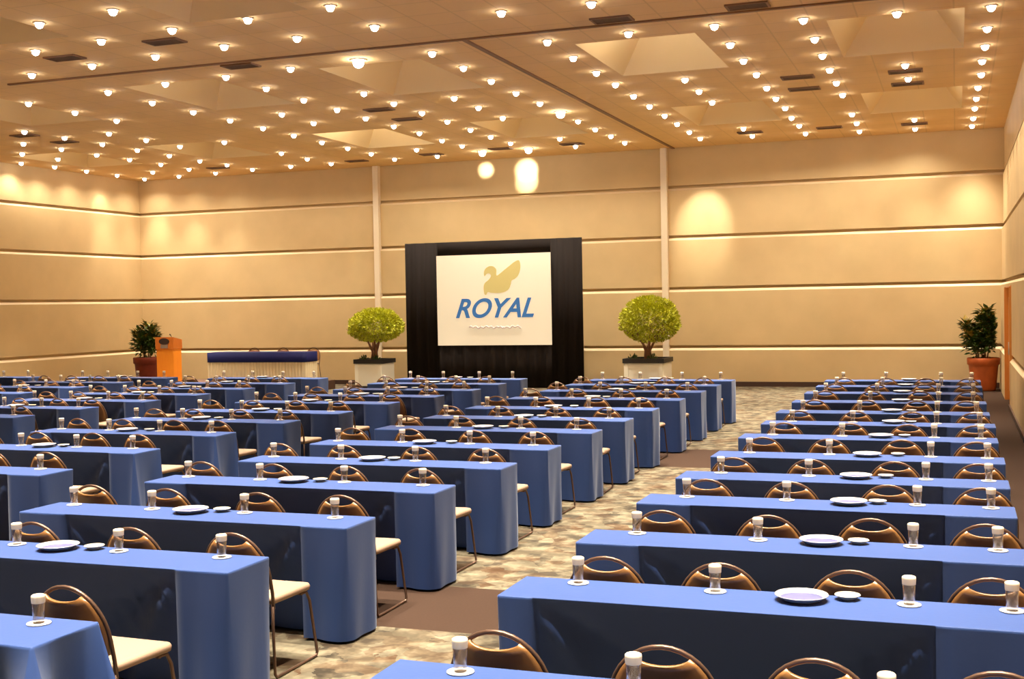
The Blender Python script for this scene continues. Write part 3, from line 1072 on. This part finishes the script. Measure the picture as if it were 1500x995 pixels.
def topiary(loc, seed, box_w, box_h, crown_c, crown_r, label):
    r = random.Random(seed)
    t = thing('topiary_tree', label, 'potted tree', loc)
    bm = bmesh.new()
    add_box(bm, 0, 0, 0.05, box_w * 0.9, box_w * 0.9, 0.10)
    obj('planter_base', bm, M['black_rim'], t)
    bm = bmesh.new()
    add_box(bm, 0, 0, 0.10 + box_h / 2, box_w, box_w, box_h, bev=0.012)
    for s in (-1, 1):
        add_box(bm, s * (box_w / 2 - 0.05), -box_w / 2 - 0.006, 0.10 + box_h / 2, 0.10, 0.02, box_h - 0.03, bev=0.004)
    obj('planter_box', bm, M['white_box'], t)['label'] = 'white planter box'
    zr = 0.10 + box_h
    bm = bmesh.new()
    w = box_w + 0.06
    for a, b, sx, sy in ((0, -w / 2 + 0.03, w, 0.06), (0, w / 2 - 0.03, w, 0.06), (-w / 2 + 0.03, 0, 0.06, w - 0.12), (w / 2 - 0.03, 0, 0.06, w - 0.12)):
        add_box(bm, a, b, zr + 0.055, sx, sy, 0.11)
    add_box(bm, 0, 0, zr + 0.015, w - 0.12, w - 0.12, 0.03)
    obj('planter_rim', bm, M['black_rim'], t)['label'] = 'black planter rim'
    bm = bmesh.new()
    n = 12
    g = [[bm.verts.new((-w / 2 + 0.06 + (w - 0.12) * i / n, -w / 2 + 0.06 + (w - 0.12) * j / n, zr + 0.085 + 0.03 * noise.noise(Vector((i * .9, j * .9, seed))))) for j in range(n + 1)] for i in range(n + 1)]
    for i in range(n):
        for j in range(n):
            bm.faces.new((g[i][j], g[i + 1][j], g[i + 1][j + 1], g[i][j + 1]))
    obj('soil', bm, M['soil'], t)
    cz, (rx, rz_) = crown_c, crown_r
    crown_dx = 0.06
    bm = bmesh.new()
    for k in range(5):
        a = 2 * PI * k / 5 + r.uniform(-.3, .3)
        b0 = Vector((0.07 * math.cos(a), 0.07 * math.sin(a), zr + 0.05))
        b1 = Vector((0.05 * math.cos(a + .8), 0.05 * math.sin(a + .8), zr + 0.28))
        b2 = Vector((0.16 * math.cos(a), 0.16 * math.sin(a), cz - rz_ * 0.75))
        b3 = Vector((rx * 0.55 * math.cos(a), rx * 0.55 * math.sin(a), cz - rz_ * 0.1))
        add_tube(bm, [b0, b1, b2, b3], [0.045, 0.036, 0.026, 0.012], 7)
        for m in range(2):
            an = a + r.uniform(-1, 1)
            add_tube(bm, [b2, b2 + Vector((rx * 0.5 * math.cos(an), rx * 0.5 * math.sin(an), rz_ * 0.35)), b2 + Vector((rx * 0.8 * math.cos(an), rx * 0.8 * math.sin(an), rz_ * 0.7))], [0.016, 0.011, 0.006], 6)
    obj('trunk', bm, M['trunk'], t)
    bm = bmesh.new()
    for k in range(9000):
        d = rdir(r)
        lump = 1 + 0.10 * noise.noise(d * 3.2 + Vector((seed, 0, 0)))
        q = (1 - 0.42 * r.random() ** 2) * lump
        flat = 1.0 if d.z > -0.25 else 0.72
        c = Vector((crown_dx + d.x * rx * q, d.y * rx * q, cz + d.z * rz_ * q * flat))
        if d.z < -0.3 and r.random() < 0.45:
            continue
        o = (d + rdir(r) * 0.75).normalized()
        leaf(bm, c, o, rdir(r), r.uniform(0.05, 0.095), r.uniform(0.026, 0.05))
    obj('foliage', bm, M['leaf_lime'], t)
    for bx_ in (-0.33 * box_w, 0.16 * box_w):
        bm = bmesh.new()
        for k in range(70):
            d = rdir(r); d.z = abs(d.z)
            leaf(bm, Vector((bx_, -0.2 * box_w + r.uniform(-.05, .05), zr + 0.08)) + d * r.uniform(0.0, 0.10), (d + Vector((0, 0, .6))).normalized(), rdir(r), r.uniform(0.05, 0.10), 0.03)
        obj('underplanting', bm, M['leaf_dark'], t)
    return t


topiary((-14.23, 28.55, 0), 3, 0.76, 0.58, 1.60, (0.70, 0.48), 'ball-topped lime tree in white box left of the screen')
topiary((-7.00, 28.75, 0), 9, 0.95, 0.58, 1.64, (0.70, 0.62), 'ball-topped lime tree in white box right of the screen')


def potted_plant(loc, seed, pot_mat, pr, ph, stems, label, xmax=9.0):
    r = random.Random(seed)
    t = thing('potted_plant', label, 'potted plant', loc)
    bm = bmesh.new()
    add_lathe(bm, [(0.0, 0.0), (pr * 0.72, 0.0), (pr * 0.76, 0.04), (pr * 0.90, ph * 0.72), (pr * 0.92, ph * 0.78), (pr, ph * 0.80), (pr * 1.02, ph * 0.98), (pr * 0.98, ph),
                   (pr * 0.90, ph), (pr * 0.88, ph * 0.9), (0.0, ph * 0.9)], 32)
    obj('pot', bm, pot_mat, t)
    bm = bmesh.new()
    add_lathe(bm, [(pr * 0.86, ph * 0.905), (pr * 0.5, ph * 0.93), (0, ph * 0.94)], 20)
    obj('soil', bm, M['soil'], t)
    st, lf = bmesh.new(), bmesh.new()
    for sx, sy, hz, sp, cnt in stems:
        top = Vector((sx, sy, hz))
        base = Vector((sx * 0.35, sy * 0.35, ph * 0.92))
        mid = (base + top) / 2 + Vector((r.uniform(-.04, .04), r.uniform(-.04, .04), 0.05))
        add_tube(st, [base, mid, top], [0.02, 0.014, 0.006], 6)
        for k in range(int(cnt * 1.5)):
            u = r.random() ** 0.7
            c = base.lerp(top, 0.25 + 0.75 * u)
            d = rdir(r); d.z = d.z * 0.6 + 0.35; d.normalize()
            c = c + d * r.uniform(0.02, sp * (1.15 - 0.6 * u))
            ln = r.uniform(0.12, 0.22)
            if max(c.x, c.x + d.x * ln) + 0.05 > xmax:
                continue
            leaf(lf, c, d, Vector((0, 0, 1)), ln, r.uniform(0.07, 0.12), 1 if (u > 0.8 and r.random() < 0.6) else 0)
    obj('stems', st, M['trunk'], t)
    obj('leaves', lf, [M['leaf_dark'], M['leaf_ochre']], t)
    return t


potted_plant((0.57, 29.40, 0), 5, M['terracotta'], 0.345, 0.74,
             [(0.08, 0.0, 1.80, 0.27, 250), (0.20, 0.05, 1.55, 0.2, 150), (-0.05, -0.05, 1.45, 0.24, 120), (-0.36, 0.0, 1.50, 0.17, 120), (-0.26, -0.1, 1.22, 0.17, 90), (0.1, -0.15, 1.2, 0.25, 110)],
             'leafy plant in terracotta pot in the far right corner', xmax=0.355)
potted_plant((-21.45, 28.75, 0), 8, M['darkpot'], 0.38, 0.84,
             [(0.10, 0.0, 1.72, 0.30, 180), (-0.26, 0.0, 1.55, 0.24, 150), (0.28, -0.05, 1.50, 0.22, 130), (-0.05, -0.15, 1.35, 0.32, 170)],
             'leafy plant in dark red pot beside the orange lectern')

# ------------------------------------------------------------------ stage, lectern, head table
ST = 0.24
bm = bmesh.new()
add_box(bm, -17.95, 27.68, ST / 2, 5.1, 1.75, ST, bev=0.01)
tag(obj('stage_platform', bm, M['stage']), 'low dark carpeted stage under the head table and lectern', 'stage')
lec = thing('lectern', 'orange wooden lectern with dark oval plaque, left of the head table', 'lectern', (-19.78, 27.45, ST))
bm = bmesh.new()
add_box(bm, 0, 0, 0.025, 0.56, 0.40, 0.05, bev=0.006)
add_box(bm, 0, 0, 0.46, 0.53, 0.36, 0.84, bev=0.008)
obj('body', bm, M['lectern'], lec)
bm = bmesh.new()
p = [(-0.20, 0.88), (-0.20, 1.20), (0.20, 1.12), (0.20, 0.88)]
a = [bm.verts.new((-0.28, y, z)) for y, z in p]; b = [bm.verts.new((0.28, y, z)) for y, z in p]
bm.faces.new(a); bm.faces.new(b[::-1])
for i in range(4):
    bm.faces.new((a[i], b[i], b[(i + 1) % 4], a[(i + 1) % 4]))
obj('reading_top', bm, M['lectern_top'], lec)
bm = bmesh.new()
add_prism(bm, [(0.16 * math.cos(2 * PI * k / 28), 1.085 + 0.085 * math.sin(2 * PI * k / 28)) for k in range(28)], -0.216, -0.199)
pl = obj('plaque', bm, M['plaque'], lec); pl['label'] = 'dark oval plaque'
bm = bmesh.new()
add_box(bm, 0, -0.206, 0.955, 0.22, 0.012, 0.10, bev=0.004)
obj('plaque_base', bm, M['plaque_grey'], pl)
bm = bmesh.new()
add_tube(bm, [(0.1, 0.0, 1.14), (0.1, -0.02, 1.22), (0.1, -0.05, 1.25)], 0.008)
add_tube(bm, [(0.1, -0.05, 1.25), (0.1, -0.09, 1.27)], 0.016)
obj('microphone', bm, M['black_rim'], lec)

ht = thing('head_table', 'stage head table with navy valance over pleated cream skirt', 'table', (-16.86, 27.35, ST))
HL = 2.85
bm = bmesh.new(); add_box(bm, 0, 0, 0.76, HL, 0.62, 0.03, bev=0.004); obj('tabletop', bm, M['ply'], ht)


def skirt_ring(z0, z1, ex, amp, pitch, mt, nm, close=False):
    bm = bmesh.new()
    pts = []
    hx, hy = HL / 2, 0.31
    for (x0, y0), (x1, y1), nx, ny in (((-hx, -hy), (hx, -hy), 0, -1), ((hx, -hy), (hx, hy), 1, 0), ((hx, hy), (-hx, hy), 0, 1), ((-hx, hy), (-hx, -hy), -1, 0)):
        ln = math.hypot(x1 - x0, y1 - y0); n = int(ln / pitch) * 6
        for k in range(n):
            u = k / n
            w = ex + amp * (0.5 + 0.5 * math.sin(2 * PI * k / 6))
            pts.append((x0 + (x1 - x0) * u + nx * w, y0 + (y1 - y0) * u + ny * w))
    lo = [bm.verts.new((x, y, z0)) for x, y in pts]; hi = [bm.verts.new((x, y, z1)) for x, y in pts]
    n = len(pts)
    for k in range(n):
        f = bm.faces.new((lo[k], lo[(k + 1) % n], hi[(k + 1) % n], hi[k])); f.smooth = True
    if close:
        bm.faces.new(hi)
    return obj(nm, bm, mt, ht)


skirt_ring(0.01, 0.74, 0.004, 0.022, 0.09, M['cream'], 'pleated_skirt')['label'] = 'cream pleated skirt'
skirt_ring(0.54, 0.79, 0.036, 0.002, 0.3, M['navy'], 'valance', close=True)['label'] = 'navy blue valance'
for k, x in enumerate((-17.75, -16.86, -15.95)):
    make_chair(x, 28.12, PI, 'brown-backed chair behind the head table, %s' % ('left one', 'middle one', 'right one')[k], 'chairs behind the head table', z=ST)

# ------------------------------------------------------------------ camera and colour
cam_d = bpy.data.cameras.new('camera')
cam_d.sensor_width = 36.0
cam_d.sensor_fit = 'HORIZONTAL'
cam_d.lens = F_PX / 1500 * 36.0
cam_d.clip_end = 200
cam = bpy.data.objects.new('camera', cam_d)
COL.objects.link(cam)
rot = Matrix((CAM_R, CAM_U, -CAM_F)).transposed()
cam.matrix_world = Matrix.Translation((0, 0, CAM_Z)) @ rot.to_4x4()
scene.camera = cam

w = bpy.data.worlds.new('world')
scene.world = w
w.use_nodes = True
w.node_tree.nodes['Background'].inputs['Color'].default_value = (0.02, 0.015, 0.01, 1)
vs = scene.view_settings
vs.view_transform = 'Standard'
vs.look = 'None'
vs.exposure = -0.05
vs.gamma = 1.0
vs.use_curve_mapping = False
cy = scene.cycles
cy.use_denoising = True
cy.max_bounces = 8
cy.diffuse_bounces = 5
cy.glossy_bounces = 3
cy.transparent_max_bounces = 12
cy.sample_clamp_indirect = 6.0
cy.use_light_tree = True
cy.caustics_reflective = False
cy.caustics_refractive = False
